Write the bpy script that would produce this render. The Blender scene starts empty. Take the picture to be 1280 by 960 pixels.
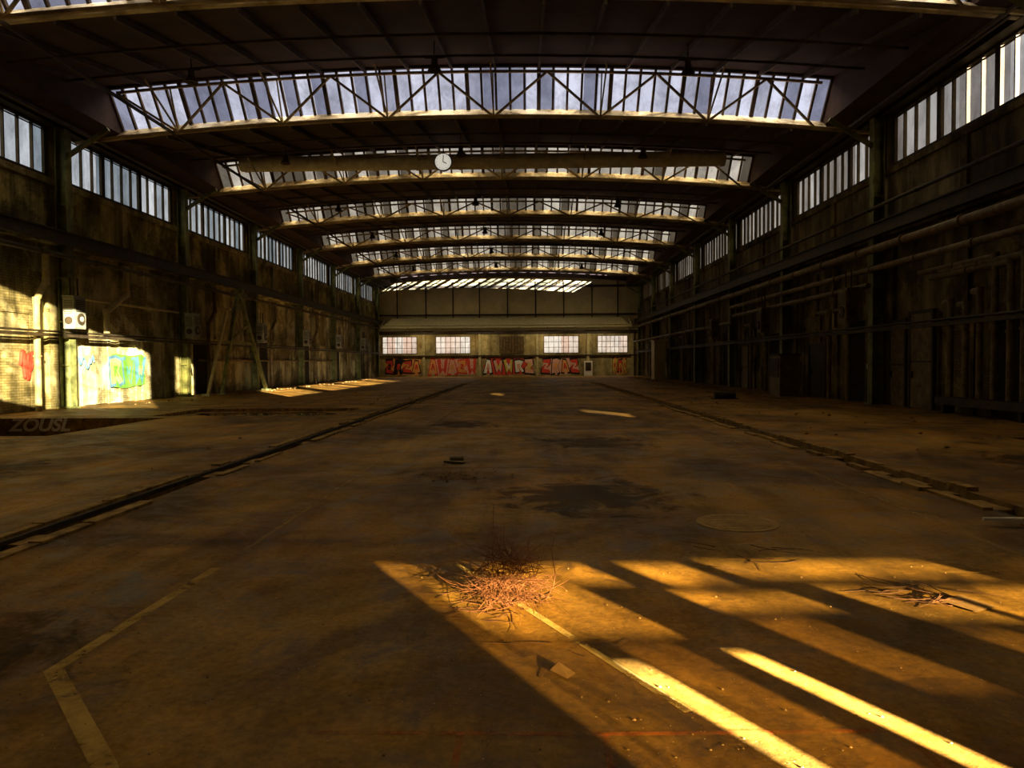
import bpy, math, random
from mathutils import Vector, Matrix
random.seed(7)
S=bpy.context.scene
S.view_settings.view_transform='Standard'
S.view_settings.look='None'
# ---------------------------------------------------------------- constants
XL,XR=-16.4,12.2; CX=(XL+XR)/2; YR,YF=-7.9,77.9; BAY=8.6
SK0=17.9; HW=12.7; H0=10.5
def zc(x): return H0-0.6*((x-CX)/HW)**2
COLS=[24.7+BAY*k for k in range(-3,7)]
SKY=[SK0+BAY*k for k in range(-2,7)]
def gh(y0):   # glazing height / setback of the skylight at y0
    if y0<30: return 1.4,1.1
    if y0<40: return 1.2,1.0
    return .85,.7
# ---------------------------------------------------------------- mesh builder
class MB:
    def __init__(s): s.v=[];s.f=[];s.m=[]
    def poly(s,pts,mi=0):
        b=len(s.v); s.v+= [tuple(p) for p in pts]; s.f.append(tuple(range(b,b+len(pts)))); s.m.append(mi)
    def box(s,c,d,mi=0):
        x,y,z=c; a,b,e=d[0]/2,d[1]/2,d[2]/2; n=len(s.v)
        s.v+=[(x+i*a,y+j*b,z+k*e) for i in(-1,1) for j in(-1,1) for k in(-1,1)]
        for q in((0,1,3,2),(4,6,7,5),(0,4,5,1),(2,3,7,6),(0,2,6,4),(1,5,7,3)):
            s.f.append(tuple(n+t for t in q)); s.m.append(mi)
    def beam(s,p,q,w,h,mi=0):
        p=Vector(p);q=Vector(q);d=(q-p).normalized()
        up=Vector((0,0,1)) if abs(d.z)<.9 else Vector((0,1,0))
        r=d.cross(up).normalized()*(w/2); u=r.cross(d).normalized()*(h/2); n=len(s.v)
        for b in(p,q):
            for k in(r+u,r-u,-r-u,-r+u): s.v.append(tuple(b+k))
        for t in((0,1,2,3),(7,6,5,4),(0,4,5,1),(1,5,6,2),(2,6,7,3),(3,7,4,0)):
            s.f.append(tuple(n+k for k in t)); s.m.append(mi)
    def cyl(s,p,q,r,n=12,mi=0,r2=None):
        p=Vector(p);q=Vector(q);d=(q-p).normalized(); r2=r if r2 is None else r2
        up=Vector((0,0,1)) if abs(d.z)<.9 else Vector((0,1,0))
        a=d.cross(up).normalized(); b=a.cross(d).normalized(); o=len(s.v)
        for P,R in((p,r),(q,r2)):
            for i in range(n):
                t=2*math.pi*i/n; s.v.append(tuple(P+a*R*math.cos(t)+b*R*math.sin(t)))
        for i in range(n):
            j=(i+1)%n; s.f.append((o+i,o+j,o+n+j,o+n+i)); s.m.append(mi)
        s.f.append(tuple(o+i for i in range(n))); s.m.append(mi)
        s.f.append(tuple(o+n+i for i in range(n))[::-1]); s.m.append(mi)
    def build(s,name,mats,parent=None):
        me=bpy.data.meshes.new(name); me.from_pydata(s.v,[],s.f)
        for m in mats: me.materials.append(m)
        me.polygons.foreach_set('material_index',s.m); me.update()
        o=bpy.data.objects.new(name,me); S.collection.objects.link(o)
        if parent: o.parent=parent
        return o
def empty(name):
    o=bpy.data.objects.new(name,None); S.collection.objects.link(o); o.empty_display_size=.2; return o
def grid_wall(mb,a0,a1,b0,b1,rects,fn,mi=0):
    A=sorted(set([a0,a1]+[r[0] for r in rects]+[r[1] for r in rects]))
    B=sorted(set([b0,b1]+[r[2] for r in rects]+[r[3] for r in rects]))
    A=[a for a in A if a0<=a<=a1]; B=[b for b in B if b0<=b<=b1]
    for i in range(len(A)-1):
        for j in range(len(B)-1):
            ca=(A[i]+A[i+1])/2; cb=(B[j]+B[j+1])/2
            if any(r[0]<ca<r[1] and r[2]<cb<r[3] for r in rects): continue
            mb.poly([fn(A[i],B[j]),fn(A[i+1],B[j]),fn(A[i+1],B[j+1]),fn(A[i],B[j+1])],mi)
# ---------------------------------------------------------------- materials
class NT:
    def __init__(s,name):
        s.m=bpy.data.materials.new(name); s.m.use_nodes=True; s.t=s.m.node_tree; s.t.nodes.clear()
        s.out=s.n('ShaderNodeOutputMaterial'); s.co=s.n('ShaderNodeTexCoord').outputs['Object']
    def n(s,k): return s.t.nodes.new(k)
    def l(s,a,b): s.t.links.new(a,b)
    def noise(s,scale,detail=5,rough=.6,dist=0,vec=None,stretch=None,loc=None):
        x=s.n('ShaderNodeTexNoise'); x.inputs['Scale'].default_value=scale; x.inputs['Detail'].default_value=detail
        x.inputs['Roughness'].default_value=rough; x.inputs['Distortion'].default_value=dist
        v=vec or s.co
        if stretch or loc:
            m=s.n('ShaderNodeMapping'); m.inputs['Scale'].default_value=stretch or (1,1,1); m.inputs['Location'].default_value=loc or (0,0,0); s.l(v,m.inputs[0]); v=m.outputs[0]
        s.l(v,x.inputs['Vector']); return x.outputs['Fac']
    def ramp(s,f,stops):
        r=s.n('ShaderNodeValToRGB'); e=r.color_ramp.elements
        while len(e)<len(stops): e.new(.5)
        for i,(p,c) in enumerate(stops):
            e[i].position=p; e[i].color=tuple(c)[:3]+(1,) if hasattr(c,'__len__') else (c,c,c,1)
        s.l(f,r.inputs[0]); return r.outputs[0]
    def mix(s,f,a,b,mode='MIX'):
        x=s.n('ShaderNodeMix'); x.data_type='RGBA'; x.blend_type=mode
        for v,i in((f,0),(a,6),(b,7)):
            if hasattr(v,'links'): s.l(v,x.inputs[i])
            elif i==0: x.inputs[0].default_value=v
            else: x.inputs[i].default_value=tuple(v)+(1,)
        return x.outputs[2]
    def pbsdf(s,col,rough=.8,metal=0,bump=None,bs=.3,bd=.02,spec=.4,wear=None,emit=0):
        p=s.n('ShaderNodeBsdfPrincipled')
        if isinstance(col,tuple): p.inputs['Base Color'].default_value=col+(1,)
        else: s.l(col,p.inputs['Base Color'])
        if emit:
            p.inputs['Emission Color'].default_value=(1,.95,.8,1); p.inputs['Emission Strength'].default_value=emit
        if isinstance(rough,(int,float)): p.inputs['Roughness'].default_value=rough
        else: s.l(rough,p.inputs['Roughness'])
        p.inputs['Metallic'].default_value=metal; p.inputs['Specular IOR Level'].default_value=spec
        if wear is not None: s.l(wear,p.inputs['Alpha'])
        if bump is not None:
            b=s.n('ShaderNodeBump'); b.inputs['Strength'].default_value=bs; b.inputs['Distance'].default_value=bd
            s.l(bump,b.inputs['Height']); s.l(b.outputs[0],p.inputs['Normal'])
        s.l(p.outputs[0],s.out.inputs[0]); return s.m
def simple(name,a,b,scale=3,rough=.7,metal=0,bs=.2,stretch=None,spec=.3,emit=0):
    t=NT(name); f=t.noise(scale,6,.65,.3,stretch=stretch)
    return t.pbsdf(t.ramp(f,[(.35,a),(.65,b)]),rough,metal,f,bs,spec=spec,emit=emit)
def worn(name,a,b,lo,hi,mx,mn=0):
    t=NT(name); f=t.noise(9,6,.65,.3); w=t.ramp(t.noise(3.2,8,.75,.4),[(lo,mn),(hi,mx)])
    return t.pbsdf(t.ramp(f,[(.35,a),(.65,b)]),.8,0,spec=.1,wear=w)
def floor_mat():
    t=NT('concrete_floor_amber')
    big=t.noise(.16,6,.62,.8); med=t.noise(.9,8,.7,.5); fine=t.noise(22,5,.7); spk=t.noise(70,2,.5)
    streak=t.noise(.5,6,.65,.3,stretch=(2.2,.35,1))
    stain=t.noise(.32,7,.62,1.2,loc=(3.1,1.7,0)); blot=t.noise(1.7,8,.72,1.0,loc=(7,2,0)); red=t.noise(.45,4,.5,.3,loc=(1,9,0))
    c=t.ramp(big,[(.32,(.26,.120,.011)),(.5,(.41,.215,.027)),(.7,(.54,.32,.060))])
    c=t.mix(t.ramp(red,[(.42,0),(.65,.4)]),c,(.42,.17,.016))
    c=t.mix(.8,c,t.ramp(med,[(.3,.32),(.5,.8),(.7,1.25)]),'MULTIPLY')
    c=t.mix(.6,c,t.ramp(streak,[(.38,.25),(.55,1.0)]),'MULTIPLY')
    c=t.mix(.75,c,t.ramp(stain,[(.40,.22),(.46,.6),(.56,1.0)]),'MULTIPLY')
    c=t.mix(.7,c,t.ramp(blot,[(.36,.3),(.44,.95),(.6,1.1)]),'MULTIPLY')
    c=t.mix(.7,c,t.ramp(fine,[(.3,.45),(.6,1.15)]),'MULTIPLY')
    c=t.mix(t.ramp(spk,[(.70,0),(.76,1)]),c,(.5,.36,.16))
    r=t.ramp(blot,[(.35,.38),(.6,.8)])
    h=t.mix(.5,fine,med)
    return t.pbsdf(c,r,0,h,.45,.015,.15)
def brick_mat(name,plaster,brick1,brick2,cover=.5,axis='Y',dark=.4):
    t=NT(name)
    sep=t.n('ShaderNodeSeparateXYZ'); t.l(t.co,sep.inputs[0]); cb=t.n('ShaderNodeCombineXYZ')
    t.l(sep.outputs[axis],cb.inputs[0]); t.l(sep.outputs['Z'],cb.inputs[1])
    b=t.n('ShaderNodeTexBrick'); b.inputs['Scale'].default_value=1; b.inputs['Brick Width'].default_value=.26; b.inputs['Row Height'].default_value=.085
    b.inputs['Mortar Size'].default_value=.008
    b.inputs['Color1'].default_value=brick1+(1,); b.inputs['Color2'].default_value=brick2+(1,); b.inputs['Mortar'].default_value=(brick1[0]*.4,brick1[1]*.4,brick1[2]*.4,1)
    t.l(cb.outputs[0],b.inputs['Vector'])
    mask=t.ramp(t.noise(.55,8,.65,.4),[(cover-.03,0),(cover+.03,1)])
    pl=t.ramp(t.noise(2.2,8,.7),[(.3,tuple(x*.55 for x in plaster)),(.65,plaster)])
    c=t.mix(mask,b.outputs['Color'],pl)
    drip=t.noise(1.3,7,.7,.2,stretch=(1,1,.14))
    c=t.mix(.85,c,t.ramp(drip,[(.36,dark*.4),(.58,1.0)]),'MULTIPLY')
    soot=t.noise(.33,6,.6,.6)
    c=t.mix(.8,c,t.ramp(soot,[(.36,dark*.5),(.6,1.1)]),'MULTIPLY')
    return t.pbsdf(c,.85,0,t.mix(.5,b.outputs['Fac'],drip),.5,.02,.2)
def glass_mat(name,lo,hi,step=.5,axis='X',diff=.12):
    t=NT(name); sep=t.n('ShaderNodeSeparateXYZ'); t.l(t.co,sep.inputs[0])
    m=t.n('ShaderNodeMath'); m.operation='DIVIDE'; t.l(sep.outputs[axis],m.inputs[0]); m.inputs[1].default_value=step
    fl=t.n('ShaderNodeMath'); fl.operation='FLOOR'; t.l(m.outputs[0],fl.inputs[0])
    w=t.n('ShaderNodeTexWhiteNoise'); w.noise_dimensions='1D'; t.l(fl.outputs[0],w.inputs['W'])
    c=t.ramp(w.outputs['Value'],[(.1,lo),(.8,hi)])
    g=t.noise(1.6,6,.65,.3,stretch=(1,1,.5)); c=t.mix(.8,c,t.ramp(g,[(.3,.4),(.6,1)]),'MULTIPLY')
    tr=t.n('ShaderNodeBsdfTransparent'); t.l(c,tr.inputs[0]); d=t.n('ShaderNodeBsdfDiffuse'); d.inputs[0].default_value=(.3,.28,.22,1)
    mx=t.n('ShaderNodeMixShader'); mx.inputs[0].default_value=diff; t.l(tr.outputs[0],mx.inputs[1]); t.l(d.outputs[0],mx.inputs[2])
    t.l(mx.outputs[0],t.out.inputs[0]); return t.m
M_floor=floor_mat()
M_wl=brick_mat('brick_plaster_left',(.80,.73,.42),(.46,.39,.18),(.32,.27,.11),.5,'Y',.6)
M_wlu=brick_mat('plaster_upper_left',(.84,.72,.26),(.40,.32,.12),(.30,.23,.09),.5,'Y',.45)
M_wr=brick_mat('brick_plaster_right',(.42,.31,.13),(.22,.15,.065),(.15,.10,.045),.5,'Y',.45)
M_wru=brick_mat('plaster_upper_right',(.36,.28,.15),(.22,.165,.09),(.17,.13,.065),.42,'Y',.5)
M_wf=simple('far_wall_panels',(.50,.40,.18),(.66,.54,.26),.7,.8)
M_wflow=brick_mat('far_wall_brick',(.80,.66,.30),(.66,.5,.2),(.58,.42,.16),.45,'X',.95)
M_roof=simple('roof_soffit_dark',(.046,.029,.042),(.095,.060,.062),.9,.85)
M_rib=simple('roof_rib_steel',(.04,.03,.03),(.11,.075,.06),2,.7)
M_truss=simple('truss_cream_paint',(.22,.16,.09),(.66,.54,.33),1.2,.55)
M_chord=simple('chord_white_paint',(.25,.19,.09),(.98,.92,.72),.9,.5)
tS=NT('gutter_flaking_white'); M_catch=tS.pbsdf(tS.ramp(tS.noise(.55,6,.7,.4),[(.44,(.08,.055,.035)),(.51,(.6,.5,.36)),(.57,(.98,.97,.95))]),.6)  # white blotches painted in as sunlit spots along the gutter
M_col=simple('column_green_paint',(.07,.08,.028),(.24,.25,.08),2.5,.55)
M_dark=simple('dark_steel',(.022,.016,.009),(.065,.045,.022),3,.6)
M_void=simple('dark_recess',(.012,.008,.005),(.03,.02,.01),3,.9)  # near-black colour stands in for shade in trenches and doorway panels
M_pipe=simple('rusty_pipe',(.08,.05,.020),(.22,.15,.06),4,.5)
M_pipel=simple('painted_pipe',(.40,.34,.16),(.60,.52,.28),4,.5)
M_duct=simple('galvanised_duct',(.60,.56,.45),(.88,.85,.74),3,.45,.1)
M_conc=simple('trench_concrete',(.12,.065,.012),(.42,.25,.055),5,.85)
M_cab=simple('cabinet_grey_paint',(.24,.24,.18),(.34,.34,.27),5,.5)
M_line=worn('worn_yellow_paint',(.60,.38,.08),(.78,.56,.17),.36,.50,.8)
M_linef=worn('faded_line_paint',(.44,.26,.05),(.62,.40,.10),.32,.54,.8,.25)
M_linl=worn('ghost_line_paint',(.40,.22,.035),(.56,.33,.07),.38,.60,.5)
M_red=worn('faded_red_paint',(.45,.08,.010),(.5,.13,.02),.42,.60,.55)
M_twig=simple('dry_twigs',(.07,.024,.010),(.22,.085,.03),30,.8)
M_twigd=simple('dark_twigs',(.05,.022,.009),(.12,.05,.02),30,.8)
M_card=simple('cardboard',(.16,.085,.018),(.24,.135,.035),6,.85)
M_stone=simple('rubble',(.10,.055,.015),(.30,.19,.07),20,.9)
M_white=simple('clock_face',(.80,.80,.72),(.9,.9,.82),6,.5,emit=.55)  # glow added so the face stays bright against the backlight
M_tube=simple('batten_white',(.75,.72,.62),(.9,.87,.78),6,.5)
G_sky=glass_mat('skylight_glass',(.28,.29,.36),(.88,.89,.95),.508)
G_skyw=glass_mat('skylight_glass_warm',(.11,.09,.06),(.68,.62,.48),.508)
G_left=glass_mat('window_glass_left',(.26,.31,.33),(.76,.80,.78),.72,'Y',.15)
G_right=glass_mat('window_glass_right',(.24,.21,.17),(.58,.55,.47),.72,'Y',.2)
G_far=glass_mat('window_glass_far',(.85,.62,.5),(.98,.92,.82),.9,'X',.05)
G_roof=glass_mat('rooflight_glass',(.05,.06,.08),(.17,.18,.22),.9,'X',.3)
def tint(name,c,lo=.35):
    t=NT(name); tr=t.n('ShaderNodeBsdfTransparent'); n=t.noise(3.5,5,.65,.5)
    t.l(t.ramp(n,[(.35,tuple(x*lo for x in c)),(.6,c)]),tr.inputs[0]); t.l(tr.outputs[0],t.out.inputs[0]); return t.m
G_t1=tint('dirty_pane_bright',(.22,.165,.075),.45); G_t2=tint('dirty_pane_dim',(.075,.050,.018)); G_t3=tint('clear_pane',(.16,.15,.115),.45); G_t4=tint('clear_pane_dull',(.10,.085,.05),.3)  # pane tints filter the sun to set each patch's brightness and colour
# ---------------------------------------------------------------- floor
pits=[(-15.9,-10.2,15.0,20.0,.5),(-11.0,-5.6,20.7,24.0,.10),(9.2,10.8,13.2,14.0,.25)]
TR=[(-4.55,-4.2),(4.62,5.0)]
rects=[(a,b,YR+.5,YF-26) for a,b in TR]+[p[:4] for p in pits]
fb=MB()
grid_wall(fb,XL,XR,YR,YF,rects,lambda a,b:(a,b,0),0)
for (a,b,c,d,dep,mi) in [(TR[0][0],TR[0][1],YR+.5,YF-26,.16,1),(TR[1][0],TR[1][1],YR+.5,YF-26,.2,1)]+[p+(1,) for p in pits]:
    fb.poly([(a,c,-dep),(b,c,-dep),(b,d,-dep),(a,d,-dep)],1 if dep>.4 else 2 if dep>.12 else 0)
    fb.poly([(a,c,0),(a,d,0),(a,d,-dep),(a,c,-dep)],mi); fb.poly([(b,c,0),(b,d,0),(b,d,-dep),(b,c,-dep)],mi)
    fb.poly([(a,c,0),(b,c,0),(b,c,-dep),(a,c,-dep)],mi); fb.poly([(a,d,0),(b,d,0),(b,d,-dep),(a,d,-dep)],mi)
fb.build('floor',[M_floor,M_conc,M_void])
for i,(a,b) in enumerate(TR):
    t=MB(); y=YR+.6
    while y<YF-26.5:
        L=random.uniform(.4,1.1)
        if random.random()<.8:
            h=random.uniform(.015,.05); w=random.uniform(.08,.17)
            t.box((a-w/2,y+L/2,h/2),(w,L-.04,h),0)
        if random.random()<.75:
            h=random.uniform(.015,.045); w=random.uniform(.06,.14)
            t.box((b+w/2,y+L/2,h/2),(w,L-.04,h),0)
        if random.random()<.45: t.box(((a+b)/2,y+L/2,-.07-random.random()*.05),(b-a-.02,L*.5,.05),0)
        y+=L
    t.beam((a+.04,YR+.6,-.03),(a+.04,YF-26.5,-.03),.03,.05,1)
    t.build('trench_edging',[M_conc,M_dark])
pm=NT('puddle_water').pbsdf((.02,.012,.004),.06,spec=.8)
p=MB(); pts=[]
for i in range(40):
    a=2*math.pi*i/40; r=1+.18*math.sin(3*a)+.1*math.sin(7*a+1); pts.append((-8.3+2.0*r*math.cos(a),22.3+1.2*r*math.sin(a),-.085))
p.poly(pts); p.build('puddle',[pm])
def stain(cx,cy,rx,ry,seed,k):
    t=NT('oil_stain'); f=t.noise(1.6,7,.7,.8,loc=(seed,seed*2,0))
    sep=t.n('ShaderNodeVectorMath'); sep.operation='SUBTRACT'; t.l(t.co,sep.inputs[0]); sep.inputs[1].default_value=(cx,cy,0)
    dv=t.n('ShaderNodeVectorMath'); dv.operation='DIVIDE'; t.l(sep.outputs[0],dv.inputs[0]); dv.inputs[1].default_value=(rx,ry,1)
    ln=t.n('ShaderNodeVectorMath'); ln.operation='LENGTH'; t.l(dv.outputs[0],ln.inputs[0])
    ad=t.n('ShaderNodeMath'); ad.operation='MULTIPLY_ADD'; t.l(f,ad.inputs[0]); ad.inputs[1].default_value=1.3; t.l(ln.outputs['Value'],ad.inputs[2])
    w=t.ramp(ad.outputs[0],[(.85,k),(1.0,0)])
    m=t.pbsdf((.035,.017,.003),.6,spec=.1,wear=w)
    b=MB(); b.poly([(cx-rx,cy-ry,.002),(cx+rx,cy-ry,.002),(cx+rx,cy+ry,.002),(cx-rx,cy+ry,.002)]); b.build('oil_stain',[m])
stain(.6,8.0,3.4,3.0,3,.62); stain(-1.2,9.6,1.6,1.3,5,.7); stain(-3.0,3.6,2.2,1.8,8,.5); stain(1.2,13.5,2.8,3.0,11,.6); stain(-1.6,17.5,2.2,3.4,14,.6); stain(7.6,10.5,2.3,3.5,17,.6); stain(-8.2,10,3.2,3.6,21,.6)
def strip(mb,pts,w,mi=0,z=.004):
    for (x0,y0),(x1,y1) in zip(pts,pts[1:]):
        d=Vector((x1-x0,y1-y0)).normalized(); n=Vector((-d.y,d.x))*w/2
        mb.poly([(x0+n.x,y0+n.y,z),(x1+n.x,y1+n.y,z),(x1-n.x,y1-n.y,z),(x0-n.x,y0-n.y,z)],mi)
m=MB(); strip(m,[(-.53,5.29),(.68,3.05)],.045); m.build('floor_line_diagonal',[M_line])
m=MB(); strip(m,[(-2.3,5.2),(-2.34,3.42)],.07); strip(m,[(-2.345,3.45),(-1.58,2.6),(-1.3,2.2)],.085,z=.005)
m.build('floor_line_chevron',[M_linef])
m=MB(); strip(m,[(-2.29,34),(-2.29,5.6)],.05,z=.003); m.build('floor_line_lane',[M_linl])
m=MB(); strip(m,[(3.75,3),(3.95,30)],.05,z=.003); strip(m,[(3.0,5.5),(3.3,5.1),(2.9,5.1)],.04); m.build('floor_line_lane',[M_linl])
m=MB(); strip(m,[(-.9,2.86),(.32,2.86),(1.5,2.9)],.03); strip(m,[(-.28,2.86),(-.28,2.3)],.03,z=.005); strip(m,[(.3,2.86),(.3,2.3)],.03,z=.005); strip(m,[(1.5,2.92),(1.52,2.4)],.03,z=.005)
m.build('floor_line_red',[M_red])
m=MB(); strip(m,[(-4,10.2),(4.3,10.2)],.04,z=.003); strip(m,[(-4,14.9),(4.3,14.6)],.04,z=.003); m.build('floor_line_cross',[M_linl])
M_man=simple('manhole_iron',(.22,.12,.02),(.42,.25,.05),5,.7)
m=MB(); m.cyl((1.93,6.68,-.01),(1.93,6.68,.006),.37,40,0)
m.cyl((1.93,6.68,.006),(1.93,6.68,.009),.31,40,1)
for i in range(-3,4):
    L=math.sqrt(.30**2-(i*.08)**2); m.box((1.93,6.68+i*.08,.010),(2*L,.03,.004),0)
m.build('manhole_cover',[M_man,M_man])
# ---------------------------------------------------------------- side walls
LOWOP=[(3.2,4.6,3.25,3.66),(9.3,11.2,4.66,4.84),(6.8,7.8,4.0,4.16)]   # unseen openings added in the right wall to cast floor sun patches
def side_wall(name,x,sgn,m_lo,m_up,glass,gname,low):
    b=MB(); ops=[(c+.32,c+BAY-.32,7.95,9.62) for c in [COLS[0]-BAY]+COLS if c+BAY-.32<YF+1]
    ops=[(max(o[0],YR+.2),min(o[1],YF-.2),o[2],o[3]) for o in ops]
    grid_wall(b,YR,YF,0,5.8,low,lambda a,c:(x,a,c),0)
    grid_wall(b,YR,YF,5.8,9.95,ops,lambda a,c:(x,a,c),1)
    b.build(name,[m_lo,m_up])
    for o in ops:
        e=empty(gname); g=MB(); g.poly([(x-sgn*.05,o[0],o[2]),(x-sgn*.05,o[1],o[2]),(x-sgn*.05,o[1],o[3]),(x-sgn*.05,o[0],o[3])]); g.build('glass',[glass],e)
        f=MB(); n=round((o[1]-o[0])/.66)
        for i in range(n+1):
            yy=o[0]+(o[1]-o[0])*i/n; w=.22 if i%4==0 else .05
            f.box((x,yy,(o[2]+o[3])/2),(.1,w,o[3]-o[2]))
        f.box((x,(o[0]+o[1])/2,o[2]),(.16,o[1]-o[0],.1)); f.box((x,(o[0]+o[1])/2,o[3]),(.12,o[1]-o[0],.1))
        f.box((x,(o[0]+o[1])/2,o[3]-.12),(.05,o[1]-o[0],.03))
        f.build('frame',[M_dark],e)
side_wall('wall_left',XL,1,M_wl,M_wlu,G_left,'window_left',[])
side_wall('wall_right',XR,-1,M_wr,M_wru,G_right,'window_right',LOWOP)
g=MB()
for a,b_,c,d in LOWOP: g.poly([(XR,a,c),(XR,b_,c),(XR,b_,d),(XR,a,d)])
g.build('window_low',[G_t3])
def relief(name,x,s,m,glow):
    b=MB()
    b.box((x+s*.15,(YR+YF)/2,5.72),(.3,YF-YR-.1,.22),0)
    b.box((x+s*.06,(YR+YF)/2,7.8),(.12,YF-YR-.1,.2),0)
    b.box((x+s*.2,(YR+YF)/2,9.78),(.4,YF-YR-.1,.28),1)
    for c in COLS:
        b.box((x+s*.07,c,2.8),(.14,1.1,5.6),0)
        for q,w,h,mi in((2.2,1.5,3.0+random.uniform(-.5,.5),2),(4.4,1.0,2.3,0),(6.4,1.6,2.6+random.uniform(-.4,.8),3)):
            if c+q>YF-1: continue
            if glow is False and s==1 and 26<c+q<28: mi=0
            b.box((x+s*.03,c+q,h/2+.02),(.06,w,h),mi)
            b.box((x+s*.06,c+q,h+.1),(.12,w+.4,.2),0)
            for k in(-1,1): b.box((x+s*.05,c+q+k*(w/2+.08),h/2),(.1,.16,h),0)
        b.box((x+s*.05,c+4.3,6.8),(.1,.3,1.9),0)
        if c>12 or s>0: b.box((x+s*.05,c+4.3,4.2),(.1,.5,2.8),0)
    b.build(name,[m,M_dark,M_void,m])
relief('trim_left',XL,1,M_wl,False)
relief('trim_right',XR,-1,M_wr,True)
for x,s in((XL,1),(XR,-1)):
    for c in COLS:
        if c>YF: continue
        b=MB(); xc=x+s*.42
        b.box((xc-.17,c,4.8),(.03,.34,9.6)); b.box((xc+.17,c,4.8),(.03,.34,9.6)); b.box((xc,c,4.8),(.31,.03,9.6))
        b.box((xc,c,.03),(.5,.55,.06))
        b.beam((xc,c,8.6),(xc+s*1.6,c,9.6),.12,.14)
        for z in(1.5,3,4.5,7): b.box((xc,c,z),(.34,.34,.05))
        b.build('steel_column',[M_col])
for x,s in((XL,1),(XR,-1)):
    b=MB(); xc=x+s*.53
    b.box((xc+s*.2,(YR+YF)/2,6.0),(.2,YF-YR-1,.04)); b.box((xc+s*.2,(YR+YF)/2,5.8),(.04,YF-YR-1,.4)); b.box((xc+s*.2,(YR+YF)/2,5.6),(.2,YF-YR-1,.04))
    b.build('crane_rail_girder',[M_dark])
    b=MB(); b.box((x+s*.71,(YR+YF)/2,2.5),(.14,YF-YR-2,.1)); b.cyl((x+s*.71,YR+1,2.62),(x+s*.71,YF-1,2.62),.035)
    b.build('cable_tray',[M_dark])
def pipe(name,pts,r,mat,fl=True):
    b=MB()
    for p,q in zip(pts,pts[1:]): b.cyl(p,q,r,14)
    for p in pts[1:-1]:
        p=Vector(p); b.cyl(p-Vector((0,0,r*1.15)),p+Vector((0,0,r*1.15)),r*1.15,14)
    if fl:
        for p,q in zip(pts,pts[1:]):
            p=Vector(p);q=Vector(q);L=(q-p).length; n=int(L/3)
            for i in range(1,n+1):
                c=p.lerp(q,i/(n+1)); d=(q-p).normalized()*.03; b.cyl(c-d,c+d,r*1.35,14)
    return b.build(name,[mat])
xr=XR-1.1
pipe('wall_pipe',[(xr,13,5.05),(xr,76,5.05)],.125,M_pipe)
pipe('wall_pipe',[(xr+.1,13,4.45),(xr+.1,40,4.45),(xr+.1,40,3.6),(xr+.1,76,3.6)],.095,M_pipe)
pipe('wall_pipe',[(xr+.1,24,3.95),(xr+.1,39.5,3.95)],.09,M_pipe)
pipe('wall_pipe',[(xr+.2,4,6.45),(xr+.2,76,6.45)],.06,M_dark)
for i,(y,z) in enumerate(((17.4,4.0),(17.9,3.9),(18.5,4.1),(19.1,3.3),(19.7,3.0),(20.4,3.1))):
    pipe('riser_pipe',[(XR-.4,y,.48),(XR-.4,y,z),(XR-.4,y+.01+(3.5 if i<3 else .3),z)],.085,M_pipe,True)
b=MB(); b.box((XR-.4,18.9,.35),(.4,3.8,.2)); 
for y in(17.3,20.5): b.box((XR-.4,y,.13),(.3,.15,.26))
b.build('pipe_manifold',[M_dark])
for y in(26.8,28.5,36,38.4,46,55):
    pipe('riser_pipe',[(XR-.4,y,.0),(XR-.4,y,3.4),(XR-.4,y+1.2,3.4),(XR-.4,y+1.2,5.0)],.09,M_pipe,False)
xl=XL+.45
pipe('wall_pipe',[(XL+.9,2,5.15),(XL+.9,76,5.15)],.08,M_dark)
pipe('wall_pipe',[(XL+.25,26,3.9),(XL+.25,33,3.9)],.05,M_pipel,False)
pipe('wall_pipe',[(XL+.25,35,1.7),(XL+.25,60,1.7)],.06,M_pipe,False)
pipe('drain_pipe',[(xl,23.6,5.4),(xl,23.6,4.3),(xl,23.1,3.6),(xl,23.1,.0)],.10,M_pipel)
pipe('drain_pipe',[(xl,28.4,5.4),(xl,28.4,4.3),(xl,27.0,3.5),(xl,27.0,2.7)],.11,M_pipel)
for y in(36.5,45.3,54.5): pipe('drain_pipe',[(xl,y,5.4),(xl,y,4.2),(xl,y-.8,3.5),(xl,y-.8,0)],.09,M_pipe)
b=MB(); X=XL+1.3; y=35.0
b.beam((X,y+.2,0),(X,y+2.4,5.3),.16,.2); b.beam((X,y+2.4,5.3),(X,y+6.2,0),.16,.2); b.beam((X,y+.2,2.6),(X,y+4.6,2.6),.1,.14)
b.box((X,y+2.4,5.3),(.5,.2,.2)); b.box((X,y+.2,.04),(.4,.4,.08)); b.box((X,y+6.2,.04),(.4,.4,.08))
b.beam((X,y+1.2,2.6),(X,y+3.6,3.6),.08,.1)
b.build('diagonal_bracing',[M_col])
b=MB(); b.beam((X,33.6,0),(X,35.9,4.2),.12,.14); b.box((X,33.6,.05),(.4,.4,.1)); b.box((X,35.9,4.25),(.4,.3,.12)); b.build('raking_prop',[M_pipel])
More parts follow.
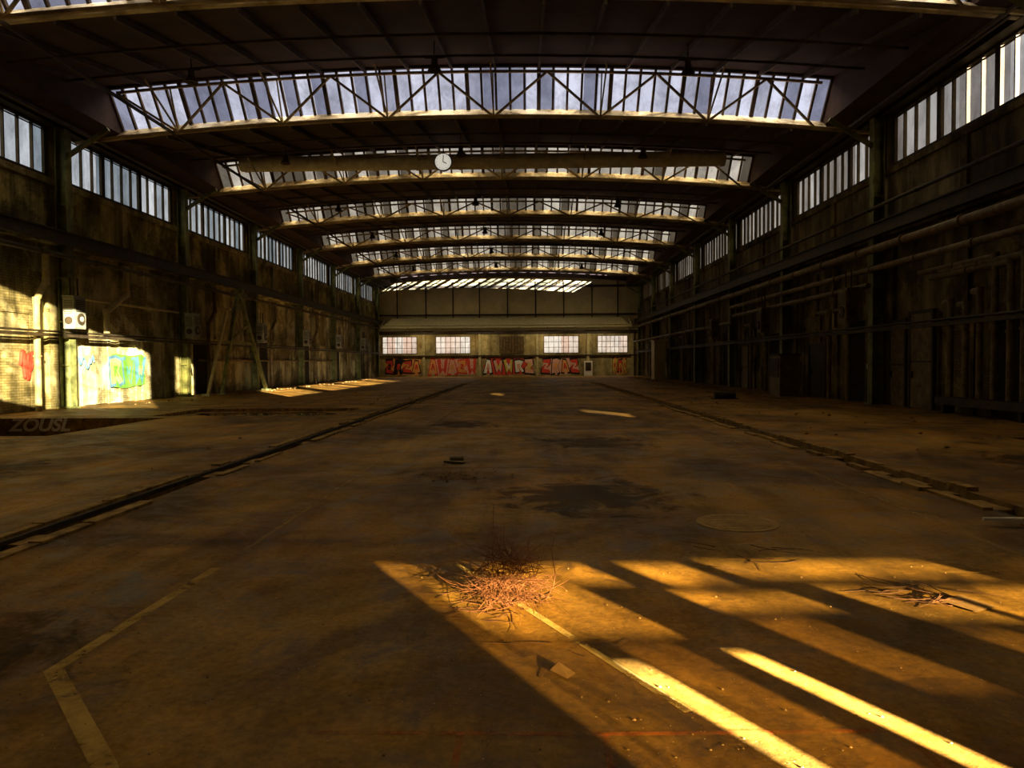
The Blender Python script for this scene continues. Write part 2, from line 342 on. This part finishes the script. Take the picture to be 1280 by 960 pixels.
def cabinet(x,y,z,s,dark=False):
    b=MB()
    b.box((x,y,z),(.38,.62,1.05),0)
    b.box((x+s*.2,y,z),(.03,.56,.98),1)
    for i in range(7): b.box((x+s*.22,y,z+.42-i*.06),(.02,.46,.025),2)
    b.cyl((x+s*.2,y,z-.2),(x+s*.25,y,z-.2),.2,20,2); b.cyl((x+s*.25,y,z-.2),(x+s*.27,y,z-.2),.09,16,1)
    for i in range(7): b.box((x,y-.315,z+.4-i*.07),(.28,.02,.025),2)
    b.cyl((x,y-.31,z-.25),(x,y-.33,z-.25),.13,20,2)
    b.box((x,y,z+.56),(.4,.7,.05),0)
    for q in(-.2,.2): b.cyl((x,y+q,z+.56),(x,y+q,z+1.2),.025,8,2)
    b.build('electrical_cabinet',[M_cab if not dark else M_pipe]*2+[M_dark])
for c in COLS[2:]:
    if c<YF-2: cabinet(XL+1.03,c-.55,3.25,1)
for c in COLS[3:6]: cabinet(XR-1.6,c-.6,3.3,-1,True)
for n,(y,w,h,mt) in enumerate(((22.3,1.2,2.9,M_pipe),(23.7,.9,2.7,M_pipe),(30.2,1.6,2.1,M_dark),(40.2,1.2,2.3,M_pipe))):
    b=MB(); X=XR-.16; b.box((X,y,h/2+.02),(.06,w,h),0)
    for k in(-1,1): b.box((X,y+k*(w/2+.05),h/2),(.12,.1,h+.1),1)
    b.box((X,y,h+.07),(.12,w+.2,.1),1); b.box((X-.05,y,h*.5),(.03,w*.9,.05),1); b.box((X-.06,y+w*.38,1.05),(.06,.04,.2),1)
    b.build('door_%d'%(n+1),[mt,M_dark])
b=MB(); b.box((XR-1.2,31.2,.85),(.8,1.3,1.7),0); b.box((XR-1.62,31.2,1.2),(.03,1.1,.8),1); b.box((XR-1.2,31.2,1.75),(.9,1.4,.08),1)
b.build('control_cabinet',[M_pipe,M_dark])
# ---------------------------------------------------------------- far wall
K=YF/900.0
def fx(px): return (px-660)*K
def fz(py): return 1.5+(452.5-py)*K
wins=[(478,521),(545,588),(680,723),(747,784)]
R=[(fx(a),fx(b),fz(441),fz(420)) for a,b in wins]
b=MB(); grid_wall(b,XL,XR,0,4.9,R,lambda a,c:(a,YF,c),0); grid_wall(b,XL,XR,4.9,10.8,[],lambda a,c:(a,YF,c),1); b.build('wall_far',[M_wflow,M_wf])
for i,r in enumerate(R):
    e=empty('window_%d'%(i+1)); g=MB(); g.poly([(r[0],YF+.03,r[2]),(r[1],YF+.03,r[2]),(r[1],YF+.03,r[3]),(r[0],YF+.03,r[3])]); g.build('glass',[G_far],e)
    f=MB()
    for k in range(8): f.box((r[0]+(r[1]-r[0])*k/7,YF-.02,(r[2]+r[3])/2),(.05,.08,r[3]-r[2]))
    for k in range(4): f.box(((r[0]+r[1])/2,YF-.02,r[2]+(r[3]-r[2])*k/3),(r[1]-r[0]+.06,.08,.05))
    f.build('frame',[M_pipe],e)
b=MB(); b.box(((fx(625)+fx(655))/2,YF-.06,fz(431)),(fx(655)-fx(625),.1,fz(422)-fz(444)),0)
for k in range(9): b.box((fx(625)+k*.32,YF-.12,fz(431)),(.04,.04,1.8),1)
b.build('boarded_window',[M_pipe,M_dark])
b=MB()
for px in(471,530,600,672,735,790): b.box((fx(px),YF-.1,2.4),(.26,.2,4.8),0)
b.box((CX,YF-.15,fz(444)),(XR-XL-.4,.25,.12),1); b.box((CX,YF-.15,4.75),(XR-XL-.4,.25,.4),1)
b.build('trim_far_columns',[M_pipel,M_dark])
b=MB()
for px in(497,533,567,600,635,670,705,740,772): b.box((fx(px),YF-.06,8.0),(.12,.12,4.4),0)
b.box((CX,YF-.06,fz(358)),(XR-XL-.3,.12,.25),0); b.box((CX,YF-.06,fz(393)),(XR-XL-.3,.12,.15),0)
b.build('trim_far_panels',[M_dark])
b=MB(); a0,a1=XL+1.0,XR-1.4
b.poly([(a0,74.8,5.1),(a1,74.8,5.1),(a1-.8,77.6,6.3),(a0+.8,77.6,6.3)],0); b.poly([(a0,74.8,4.85),(a1,74.8,4.85),(a1,77.6,5.0),(a0,77.6,5.0)],1)
b.box(((a0+a1)/2,74.8,4.95),(a1-a0,.12,.3),0)
for k in range(10): x=a0+(a1-a0)*k/9; b.beam((x,74.8,5.15),(x,77.6,6.2),.08,.1,1)
for x in(a0,a1): b.poly([(x,74.8,4.85),(x,77.6,5.0),(x,77.6,6.3),(x,74.8,5.1)],1)
b.cyl((a0,74.6,5.35),(a1,74.6,5.35),.05,8,1)
b.build('canopy',[M_pipel,M_pipel])
for x in(-11.5,-5,1.5,7.5):  # fittings added under the canopy to brighten the graffiti wall
    e=empty('strip_light'); b=MB(); b.box((x,75.1,4.74),(3.2,.16,.1),0); b.build('housing',[M_dark],e)
    L=bpy.data.lights.new('strip_lamp','AREA'); L.shape='RECTANGLE'; L.size=3.0; L.size_y=.1; L.energy=42; L.color=(1,.78,.45)
    o=bpy.data.objects.new('strip_lamp',L); S.collection.objects.link(o); o.location=(x,75.2,4.66); o.rotation_euler=Vector((0,.75,-.8)).to_track_quat('-Z','Y').to_euler(); o.parent=e
b=MB(); b.box((fx(735),YF-.3,.82),(.9,.1,1.6),0); b.box((fx(735),YF-.37,1.0),(.6,.04,.9),1); b.build('door_5',[M_tube,M_dark])
b=MB(); b.box((10.9,60.5,1.6),(.9,1.6,3.2),0); b.box((10.9,59.68,1.3),(.6,.05,2.3),1); b.box((10.9,60.5,3.25),(1.1,1.8,.1),1); b.build('site_cubicle',[M_pipel,M_wf])
# ---------------------------------------------------------------- graffiti (flat paint on walls)
def fmat(n,c): return simple(n,tuple(x*.8 for x in c),c,5,.7,bs=0)
P={'red':fmat('spray_red',(.80,.08,.05)),'black':fmat('spray_black',(.03,.02,.02)),'orange':fmat('spray_orange',(.95,.42,.12)),'white':fmat('spray_white',(1,.98,.9)),
 'green':fmat('spray_green',(.12,.30,.04)),'blue':fmat('spray_blue',(.08,.18,.26)),'yellow':fmat('spray_yellow',(.8,.62,.12)),'pink':fmat('spray_pink',(.9,.50,.38)),'teal':fmat('spray_teal',(.08,.30,.26))}
def text(e,body,loc,rot,w,h,col,off=0,shear=0):
    c=bpy.data.curves.new('lettering','FONT'); c.body=body; c.size=1; c.offset=off; c.shear=shear; c.align_x='CENTER'; c.align_y='CENTER'; c.space_character=1.0
    o=bpy.data.objects.new('lettering',c); S.collection.objects.link(o); bpy.context.view_layer.update()
    d=o.dimensions; o.scale=(w/max(d.x,.1),h/max(d.y,.1),1); o.location=loc; o.rotation_euler=rot; c.materials.append(P[col]); o.parent=e
def scribble(e,org,ax,ay,w,h,col,n,r,loops=3):
    c=bpy.data.curves.new('tag','CURVE'); c.dimensions='3D'; c.bevel_depth=r; c.bevel_resolution=1
    for k in range(loops):
        s=c.splines.new('NURBS'); s.points.add(n-1); s.order_u=3
        for i in range(n):
            u=(i+.5)/n+random.uniform(-.12,.12); v=(i%2)+random.uniform(-.35,.35)
            p=Vector(org)+Vector(ax)*u*w+Vector(ay)*max(0,min(1,v))*h; s.points[i].co=(*p,1)
    o=bpy.data.objects.new('tag',c); S.collection.objects.link(o); c.materials.append(P[col]); o.parent=e
def piece(cx,w,H,z0,cols,out,bg,fn):
    """wild-style piece: colour cloud, dark outline, angular letters. fn(u,z,depth)->world point"""
    e=empty('graffiti'); n=max(3,int(w/.95)); lay=[]
    pts=[]
    for i in range(28):
        t=2*math.pi*i/28; rr=1+.06*math.sin(5*t+cx); pts.append(fn(cx+w*.47*rr*max(-1,min(1,1.3*math.cos(t))),z0+H*1.05*rr*max(-1,min(1,1.3*math.sin(t))),.012))
    b=MB(); b.poly(pts); b.build('background',[P[bg]],e)
    for i in range(n):
        c=cx-w/2+w*(i+.5)/n; ww=w/n*random.uniform(.85,1.0); h=H*random.uniform(.75,1); t=random.uniform(-.3,.3)
        shp=random.choice(([(-.5,-1),(-.15,-1),(0,-.1),(.2,-1),(.5,-.9),(.2,.9),(-.2,1)],
            [(-.5,-.9),(.5,-1),(.4,-.5),(-.1,-.4),(.45,.2),(.4,1),(-.45,.9),(-.4,.5),(.05,.45),(-.5,-.2)],
            [(-.4,-1),(0,-.9),(0,-.3),(.25,-1),(.5,-.8),(.2,0),(.5,.8),(.1,1),(-.4,.9)],
            [(-.5,.9),(-.3,-1),(0,-.4),(.25,-1),(.5,1),(.25,.9),(.1,.1),(-.1,.2),(-.2,1)]))
        lay.append((c,[(px*ww,pz*h) for px,pz in shp],t))
    for pas in(0,1,2):
        for i,(c,shp,t) in enumerate(lay):
            s={0:1.2,1:.95,2:.42}[pas]; col=out if pas==0 else cols[i%len(cols)] if pas==1 else cols[(i+1)%len(cols)]
            b=MB(); b.poly([fn(c+px*s+t*pz*s*.5,z0+pz*s,.02+.012*pas+.002*(i%3)) for px,pz in shp]); b.build('stroke',[P[col]],e)
    return e
def ffar(u,z,d): return (u,YF-d,z)
def fleft(u,z,d): return (XL+.14+d,u,z)
def pf(a,b,*r): piece((fx(a)+fx(b))/2,fx(b)-fx(a),.85,1.08,*r,ffar)
FR=(math.pi/2,0,0)
pf(481,526,['red','black','red','orange'],'black','orange')
pf(535,596,['orange','red','pink'],'red','pink')
pf(604,668,['white','pink','yellow'],'black','red')
pf(677,724,['red','pink','orange'],'black','pink'); pf(765,784,['yellow','red'],'black','orange')
LR=(math.pi/2,0,math.pi/2)
piece(28.9,2.7,.62,1.25,['yellow','green','teal'],'blue','green',fleft)
e=empty('graffiti'); scribble(e,(XL+.1,22.6,.7),(0,1,0),(0,0,1),1.3,1.6,'red',9,.06,2)
e=empty('graffiti'); scribble(e,(XL+.16,25.6,1.2),(0,1,0),(0,0,1),1.1,.8,'blue',9,.03,1)
e=empty('graffiti'); text(e,'ZOUSL',(-13.8,19.97,-.2),FR,1.8,.38,'white',.035,.3)
e=empty('graffiti'); scribble(e,(XR-.16,25.9,.9),(0,-1,0),(0,0,1),.8,.6,'white',9,.012,2)
e=empty('graffiti'); text(e,'EMOK',(XL+.2,33.9,1.4),LR,1.2,1.0,'white',-.02,.2)
# ---------------------------------------------------------------- roof
N=51
xs=[CX-HW+2*HW*i/(N-1) for i in range(N)]
rf=MB()
RB=[SK0-3*BAY]+SKY
def nxt(y0):
    y1=y0+BAY; h,sb=gh(y1); return y1,h,sb
rl_glass=MB(); rl_bar=MB()
for y0 in RB:
    y1,h,sb=nxt(y0); last=abs(y0-SKY[-1])<.1
    for i in range(0,N-1,2):
        a,b=xs[i],xs[i+2]
        if last:
            def P3(x,q): return (x,y0+(BAY-sb)*q,zc(x)+h*q)
            if 4<=i<N-6:
                rf.poly([P3(a,0),P3(b,0),P3(b,.12),P3(a,.12)],0); rf.poly([P3(a,.7),P3(b,.7),P3(b,1),P3(a,1)],0)
                rl_glass.poly([P3(a,.12),P3(b,.12),P3(b,.7),P3(a,.7)]); rl_bar.beam(P3(a,.12),P3(a,.7),.08,.1)
            else: rf.poly([P3(a,0),P3(b,0),P3(b,1),P3(a,1)],0)
            rf.poly([(a,y1-sb,zc(a)+h),(b,y1-sb,zc(b)+h),(b,y1,zc(b)),(a,y1,zc(a))],0)
        else: rf.poly([(a,y0,zc(a)),(b,y0,zc(b)),(b,y1-sb,zc(b)+h),(a,y1-sb,zc(a)+h)],0)
    for s in(-1,1):
        a=CX+s*HW; b=CX+s*14.3
        rf.poly([(a,y0,zc(a)),(b,y0,zc(b)),(b,y1,zc(b)),(a,y1,zc(a))],0)
        rf.poly([(a,y0,zc(a)),(a,y1-sb,zc(a)+h),(a,y1,zc(a))],0)
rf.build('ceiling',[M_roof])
e=empty('rooflight'); rl_glass.build('glass',[G_roof],e); rl_bar.build('glazing_bars',[M_rib],e)  # roof opening added in the last bay to light the far wall
for k,y0 in enumerate(RB):
    rb=MB(); y1,h,sb=nxt(y0)
    for i in range(0,N,3):
        x=xs[i]; rb.beam((x,y0+.05,zc(x)-.1),(x,y1-sb-.05,zc(x)+h-.1),.07,.16)
    for x in(CX-13.6,CX+13.6): rb.beam((x,y0,zc(x)-.1),(x,y0+BAY,zc(x)-.1),.07,.16)
    for q in(2.6,5.2):
        for i in range(0,N-1,5):
            a,b=xs[i],xs[min(i+5,N-1)]; dz=q/(BAY-sb)*h-.24
            rb.beam((a,y0+q,zc(a)+dz),(b,y0+q,zc(b)+dz),.05,.07)
    rb.build('roof_ribs',[M_rib])
for k,y0 in enumerate(SKY):
    h,sb=gh(y0)
    e=empty('skylight'); g=MB()
    for i in range(N-1):
        a,b=xs[i],xs[i+1]; g.poly([(a,y0,zc(a)),(b,y0,zc(b)),(b,y0-sb,zc(b)+h),(a,y0-sb,zc(a)+h)])
    g.build('glass',[G_sky if k<4 else G_skyw],e)
    f=MB()
    for i,x in enumerate(xs): f.beam((x,y0-.03,zc(x)),(x,y0-sb-.02,zc(x)+h),.08 if i%5 else .14,.10)
    for i in range(N-1):
        a,b=xs[i],xs[i+1]; f.beam((a,y0-sb+.02,zc(a)+h-.04),(b,y0-sb+.02,zc(b)+h-.04),.1,.12)
    f.build('glazing_bars',[M_rib],e)
    sl=MB()
    for i in range(N-1):
        a,b=xs[i],xs[i+1]; sl.poly([(a,y0-.58,zc(a)-.15),(b,y0-.58,zc(b)-.15),(b,y0-.15,zc(b)+.17),(a,y0-.15,zc(a)+.17)])
    sl.build('sill_plate',[M_catch],e)  # plate added, tilted to catch light coming through the glass
    t=MB()
    NX=15
    X=[XL+.2+(XR-XL-.4)*i/NX for i in range(NX+1)]
    XX=[XL+.2+(XR-XL-.4)*i/30 for i in range(31)]
    for a,b in zip(XX,XX[1:]):
        t.beam((a,y0-.12,zc(a)-.06),(b,y0-.12,zc(b)-.06),.16,.12,1)
        t.beam((a,y0-.75,zc(a)-.30),(b,y0-.75,zc(b)-.30),.09,.09,0)
    tz=h-.35; ty=sb+.25
    XT=[x for x in XX if abs(x-CX)<HW]
    for a,b in zip(XT,XT[1:]): t.beam((a,y0-ty,zc(a)+tz),(b,y0-ty,zc(b)+tz),.08,.08,0)
    for i,(a,b) in enumerate(zip(X,X[1:])):
        if max(abs(a-CX),abs(b-CX))>HW+.3: continue
        if i%2==0: t.beam((a,y0-.75,zc(a)-.30),(b,y0-ty,zc(b)+tz),.07,.07,0)
        else: t.beam((a,y0-ty,zc(a)+tz),(b,y0-.75,zc(b)-.30),.07,.07,0)
        if i%2==0:
            t.beam((a,y0-.75,zc(a)-.30),(a,y0-ty,zc(a)+tz),.045,.045,0)
            t.beam((a,y0-.75,zc(a)-.30),(a,y0-3.0,zc(a)+h*.5),.05,.05,0)
    t.build('roof_truss',[M_truss,M_chord])
for x in(CX-13.2,CX-10.5,CX+13.2):
    b=MB(); b.beam((x,YR+.3,zc(x)-.34),(x,YF-.3,zc(x)-.34),.07,.09)
    b.build('roof_tie_beam',[M_rib])
for k in range(-1,6):
    y=22.2+BAY*k; y0=SK0+BAY*k; y1,h,sb=nxt(y0)
    for x in(-10.3,-2.8,4.9):
        zt=zc(x)+(4.3/(BAY-sb))*h-.1; b=MB(); z=zt-.45
        b.cyl((x,y,z),(x,y,zt+.1),.02,8); b.cyl((x,y,z-.14),(x,y,z+.02),.10,14); b.cyl((x,y,z-.14),(x,y,z-.34),.10,18,0,.21); b.cyl((x,y,z-.34),(x,y,z-.38),.08,14,0)
        b.beam((x-.3,y,z+.05),(x+.3,y,z+.05),.03,.04)
        b.build('pendant_lamp',[M_rib])
b=MB(); b.cyl((-13.2,33.3,10.72),(9.0,33.3,10.72),.34,24)
for i in range(12): x=-13.0+i*1.98; b.cyl((x,33.3,10.72),(x+.08,33.3,10.72),.37,24)
b.build('ventilation_duct',[M_duct])
b=MB(); c=(-3.75,32.6,10.5)
b.cyl((c[0],c[1]-.1,c[2]),(c[0],c[1]+.1,c[2]),.38,32,0); b.cyl((c[0],c[1]-.12,c[2]),(c[0],c[1]-.1,c[2]),.40,32,2); b.cyl((c[0],c[1]-.14,c[2]),(c[0],c[1]-.12,c[2]),.36,32,1)
b.beam((c[0],c[1]-.16,c[2]),(c[0]+.02,c[1]-.16,c[2]+.28),.03,.03,2); b.beam((c[0],c[1]-.16,c[2]),(c[0]+.16,c[1]-.16,c[2]-.08),.03,.03,2)
for i in range(12):
    t=math.pi*i/6; b.box((c[0]+.3*math.sin(t),c[1]-.145,c[2]+.3*math.cos(t)),(.03,.01,.03),2)
b.cyl((c[0],c[1],c[2]+.38),(c[0],c[1],11.3),.03,8,2); b.build('wall_clock',[M_cab,M_white,M_dark])
# ---------------------------------------------------------------- rear wall with openings shaped to cast the sun patches
KS=.2; SH=.575
def zz(y): return KS*(y-YR)
op=[ # u0,u1,y0,y1,kind
 (6.46,8.0,4.86,5.29,1),(6.46,6.58,1.9,4.80,2),(6.60,7.62,3.95,4.80,1),(7.17,7.5,1.9,3.8,2),(6.60,7.0,1.9,3.9,2),
 (8.25,8.72,4.85,5.3,1),(8.15,8.9,4.35,4.62,1),(8.9,10.6,5.0,5.38,1),(9.2,9.75,4.2,4.75,1),(9.85,10.9,3.95,4.75,1),(8.2,8.6,3.3,4.2,2),(9.2,9.5,3.2,4.0,2),
 (7.02,7.15,1.9,3.49,0),(7.69,7.81,1.9,3.63,0)]
R=[(a,b,zz(c),zz(d),k) for a,b,c,d,k in op]
NF=len(R)
R+=[(2.7,5.9,6.5,9.7,3),(.0,2.4,6.4,10.0,4),(7.2,8.3,8.4,10,4),(-9,-6,3,6,2),(-4.5,-2,3,6,2)]
b=MB(); grid_wall(b,XL,XR,0,11.9,[r[:4] for r in R],lambda a,c:(a,YR,c),0); b.build('wall_rear',[M_wr])
g=MB()
for r in R:
    if r[4]: g.poly([(r[0],YR,r[2]),(r[1],YR,r[2]),(r[1],YR,r[3]),(r[0],YR,r[3])],r[4]-1)
g.build('window_rear',[G_t1,G_t2,G_t3,G_t4])
f=MB()
for r in R[NF:]:
    for k in range(4): f.box((r[0]+(r[1]-r[0])*k/3,YR,(r[2]+r[3])/2),(.03,.03,r[3]-r[2]))
    for k in range(4): f.box(((r[0]+r[1])/2,YR,r[2]+(r[3]-r[2])*k/3),(r[1]-r[0],.03,.03))
f.build('window_rear_frame',[M_dark])
b=MB(); b.box((29,30,6.9),(10,60,13.8),0); b.box((29,30,13.9),(10.4,60.4,.2),1)  # unseen block added to keep low sun off the far right-hand windows
for i in range(12):
    for z in(3,8): b.box((23.98,3+i*5,z),(.06,2.2,2.4),1)
b.build('neighbouring_warehouse',[M_wr,M_dark])
# ---------------------------------------------------------------- brush pile
def twigs(name,center,n,rad,ht,mat,thick,lenr,tall=True,flat=False):
    c=bpy.data.curves.new(name,'CURVE'); c.dimensions='3D'; c.bevel_depth=thick; c.bevel_resolution=0
    for k in range(n):
        s=c.splines.new('POLY'); m=6; s.points.add(m-1)
        a=random.uniform(0,2*math.pi); q=random.random()**.6; r=rad*q
        p=Vector((center[0]+r*math.cos(a),center[1]+r*math.sin(a)*.8,.005+ht*random.random()**.9*math.sqrt(max(0,1-q*q*.9))))
        zr=(-.05,.03) if flat else (-.4,.7)
        d=Vector((random.uniform(-1,1),random.uniform(-1,1),random.uniform(*zr))).normalized(); L=random.uniform(*lenr)/m
        tw=Vector((random.uniform(-1,1),random.uniform(-1,1),0 if flat else random.uniform(-1,1)))*.3
        for i in range(m):
            s.points[i].co=(p.x,p.y,max(p.z,.004),1); s.points[i].radius=1.1-.14*i
            d=(d+tw+Vector((random.uniform(-1,1),random.uniform(-1,1),0 if flat else random.uniform(-1,1)))*.18).normalized(); p=p+d*L
    if tall:
        for (dx,hh) in((-.05,.58),(.0,.46),(.24,.38),(.12,.40)):
            s=c.splines.new('POLY'); s.points.add(5)
            for i in range(6): s.points[i].co=(center[0]+dx+.03*math.sin(i*1.1)+(dx*.3)*i/5,center[1],.04+hh*i/5,1); s.points[i].radius=1.5-.15*i
    c.materials.append(mat); o=bpy.data.objects.new(name,c); S.collection.objects.link(o)
twigs('brush_pile',(-.13,4.42),440,.20,.35,M_twig,.0021,(.16,.38))
twigs('scattered_twigs',(-.2,4.4),34,.42,.01,M_twigd,.0015,(.1,.35),False,True)
twigs('scattered_twigs',(2.5,4.6),26,.3,.03,M_twigd,.0035,(.2,.45),False,True)
twigs('scattered_twigs',(1.6,5.5),10,.5,.02,M_twigd,.003,(.2,.6),False,True)
twigs('scattered_twigs',(.15,3.6),6,.4,.01,M_twigd,.002,(.1,.3),False,True)
def card(x,y,w,l,rot,lift=.01):
    c,s=math.cos(rot),math.sin(rot); b=MB(); P0=[(-w/2,-l/2,.002),(w/2,-l/2,.002),(w/2,l/2,lift),(-w/2,l/2,lift*.5)]
    q=[(x+c*a-s*d,y+s*a+c*d,z+.003) for a,d,z in P0]; b.poly(q); b.poly([(u,v,z+.004) for u,v,z in q]); b.build('cardboard_scrap',[M_card])
card(2.68,4.42,.2,.22,.5,.012); card(.16,3.42,.07,.10,.9,.03)
d=MB()
def rock(x,y,r):
    n=len(d.v); base=[(1,0,0),(0,1,0),(-1,0,0),(0,-1,0),(0,0,1),(0,0,-.3)]
    for v in base: k=r*random.uniform(.6,1.3); d.v.append((x+v[0]*k,y+v[1]*k,.3*r+v[2]*k*.8))
    for i in range(4):
        j=(i+1)%4; d.f.append((n+i,n+j,n+4)); d.m.append(0); d.f.append((n+j,n+i,n+5)); d.m.append(0)
def ok(x,y): return (x-1.93)**2+(y-6.68)**2>.3 and (x-2.68)**2+(y-4.42)**2>.05
for i in range(1100):
    y=2.5+28*random.random()**2; x=random.uniform(-1,1)*min(4.0,.75*y)
    if ok(x,y): rock(x,y,random.uniform(.0015,.0065)*(1+y*.09))
for i in range(160):
    y=random.uniform(8,40); x=random.choice((random.uniform(-12,-5),random.uniform(5.4,11)))
    if not(x<-5.4 and 14.5<y<24.5): rock(x,y,random.uniform(.02,.06))
for i in range(60): rock(-1.05+random.gauss(0,.3),9.4+random.gauss(0,.4),random.uniform(.01,.03))
for i in range(220):
    s=random.choice((0,1)); x=(XL+random.uniform(1.6,2.6)) if s else (XR-random.uniform(1.9,2.8)); rock(x,random.uniform(25,70),random.uniform(.03,.10))
d.build('rubble_scatter',[M_stone])
b=MB(); b.cyl((-1.18,10.75,.05),(-.98,10.8,.05),.045,10); b.beam((-1.25,10.7,.03),(-.95,10.6,.02),.08,.03); b.build('crushed_can',[M_pipe])
b=MB(); b.cyl((7.4,28.7,.16),(8.2,28.7,.16),.15,14); b.box((7.8,28.7,.02),(1.0,.3,.04)); b.build('timber_log',[M_dark])
b=MB(); b.beam((4.1,6.55,.06),(5.6,6.5,.06),.03,.03); b.build('white_batten',[M_tube])
# ---------------------------------------------------------------- light
w=bpy.data.worlds.new('World'); S.world=w; w.use_nodes=True; nt=w.node_tree; bg=nt.nodes['Background']
tc=nt.nodes.new('ShaderNodeTexCoord'); sp=nt.nodes.new('ShaderNodeSeparateXYZ'); rp=nt.nodes.new('ShaderNodeValToRGB')
nt.links.new(tc.outputs['Generated'],sp.inputs[0]); nt.links.new(sp.outputs['Z'],rp.inputs[0])
e=rp.color_ramp.elements
for _ in range(3): e.new(.5)
for i,(pos,col) in enumerate(((0,(.25,.2,.12)),(.02,(1,.93,.85)),(.3,(.86,.87,.99)),(.48,(.88,.87,.95)),(.62,(8.8,6.7,3.5)))):
    e[i].position=pos; e[i].color=tuple(col)+(1,)
nt.links.new(rp.outputs[0],bg.inputs[0]); bg.inputs[1].default_value=1.1
L=bpy.data.lights.new('sun','SUN'); L.energy=300; L.angle=.004; L.color=(1,.93,.82); o=bpy.data.objects.new('sun',L); S.collection.objects.link(o)
o.rotation_euler=Vector((-SH,1,-KS)).to_track_quat('-Z','Y').to_euler(); o.location=(20,-40,20)
# ---------------------------------------------------------------- camera
c=bpy.data.cameras.new('camera'); c.sensor_width=36; c.lens=36*900/1280; c.clip_end=300; co=bpy.data.objects.new('camera',c); S.collection.objects.link(co)
yaw=math.atan(20/900); pit=math.atan(27/900); rl=math.radians(.35)
f=Vector((-math.sin(yaw)*math.cos(pit),math.cos(yaw)*math.cos(pit),-math.sin(pit))); r0=f.cross(Vector((0,0,1))).normalized(); u0=r0.cross(f)
r=r0*math.cos(rl)-u0*math.sin(rl); u=u0*math.cos(rl)+r0*math.sin(rl)
mt=Matrix((r,u,-f)).transposed().to_4x4(); mt.translation=Vector((0,0,1.5)); co.matrix_world=mt
S.camera=co
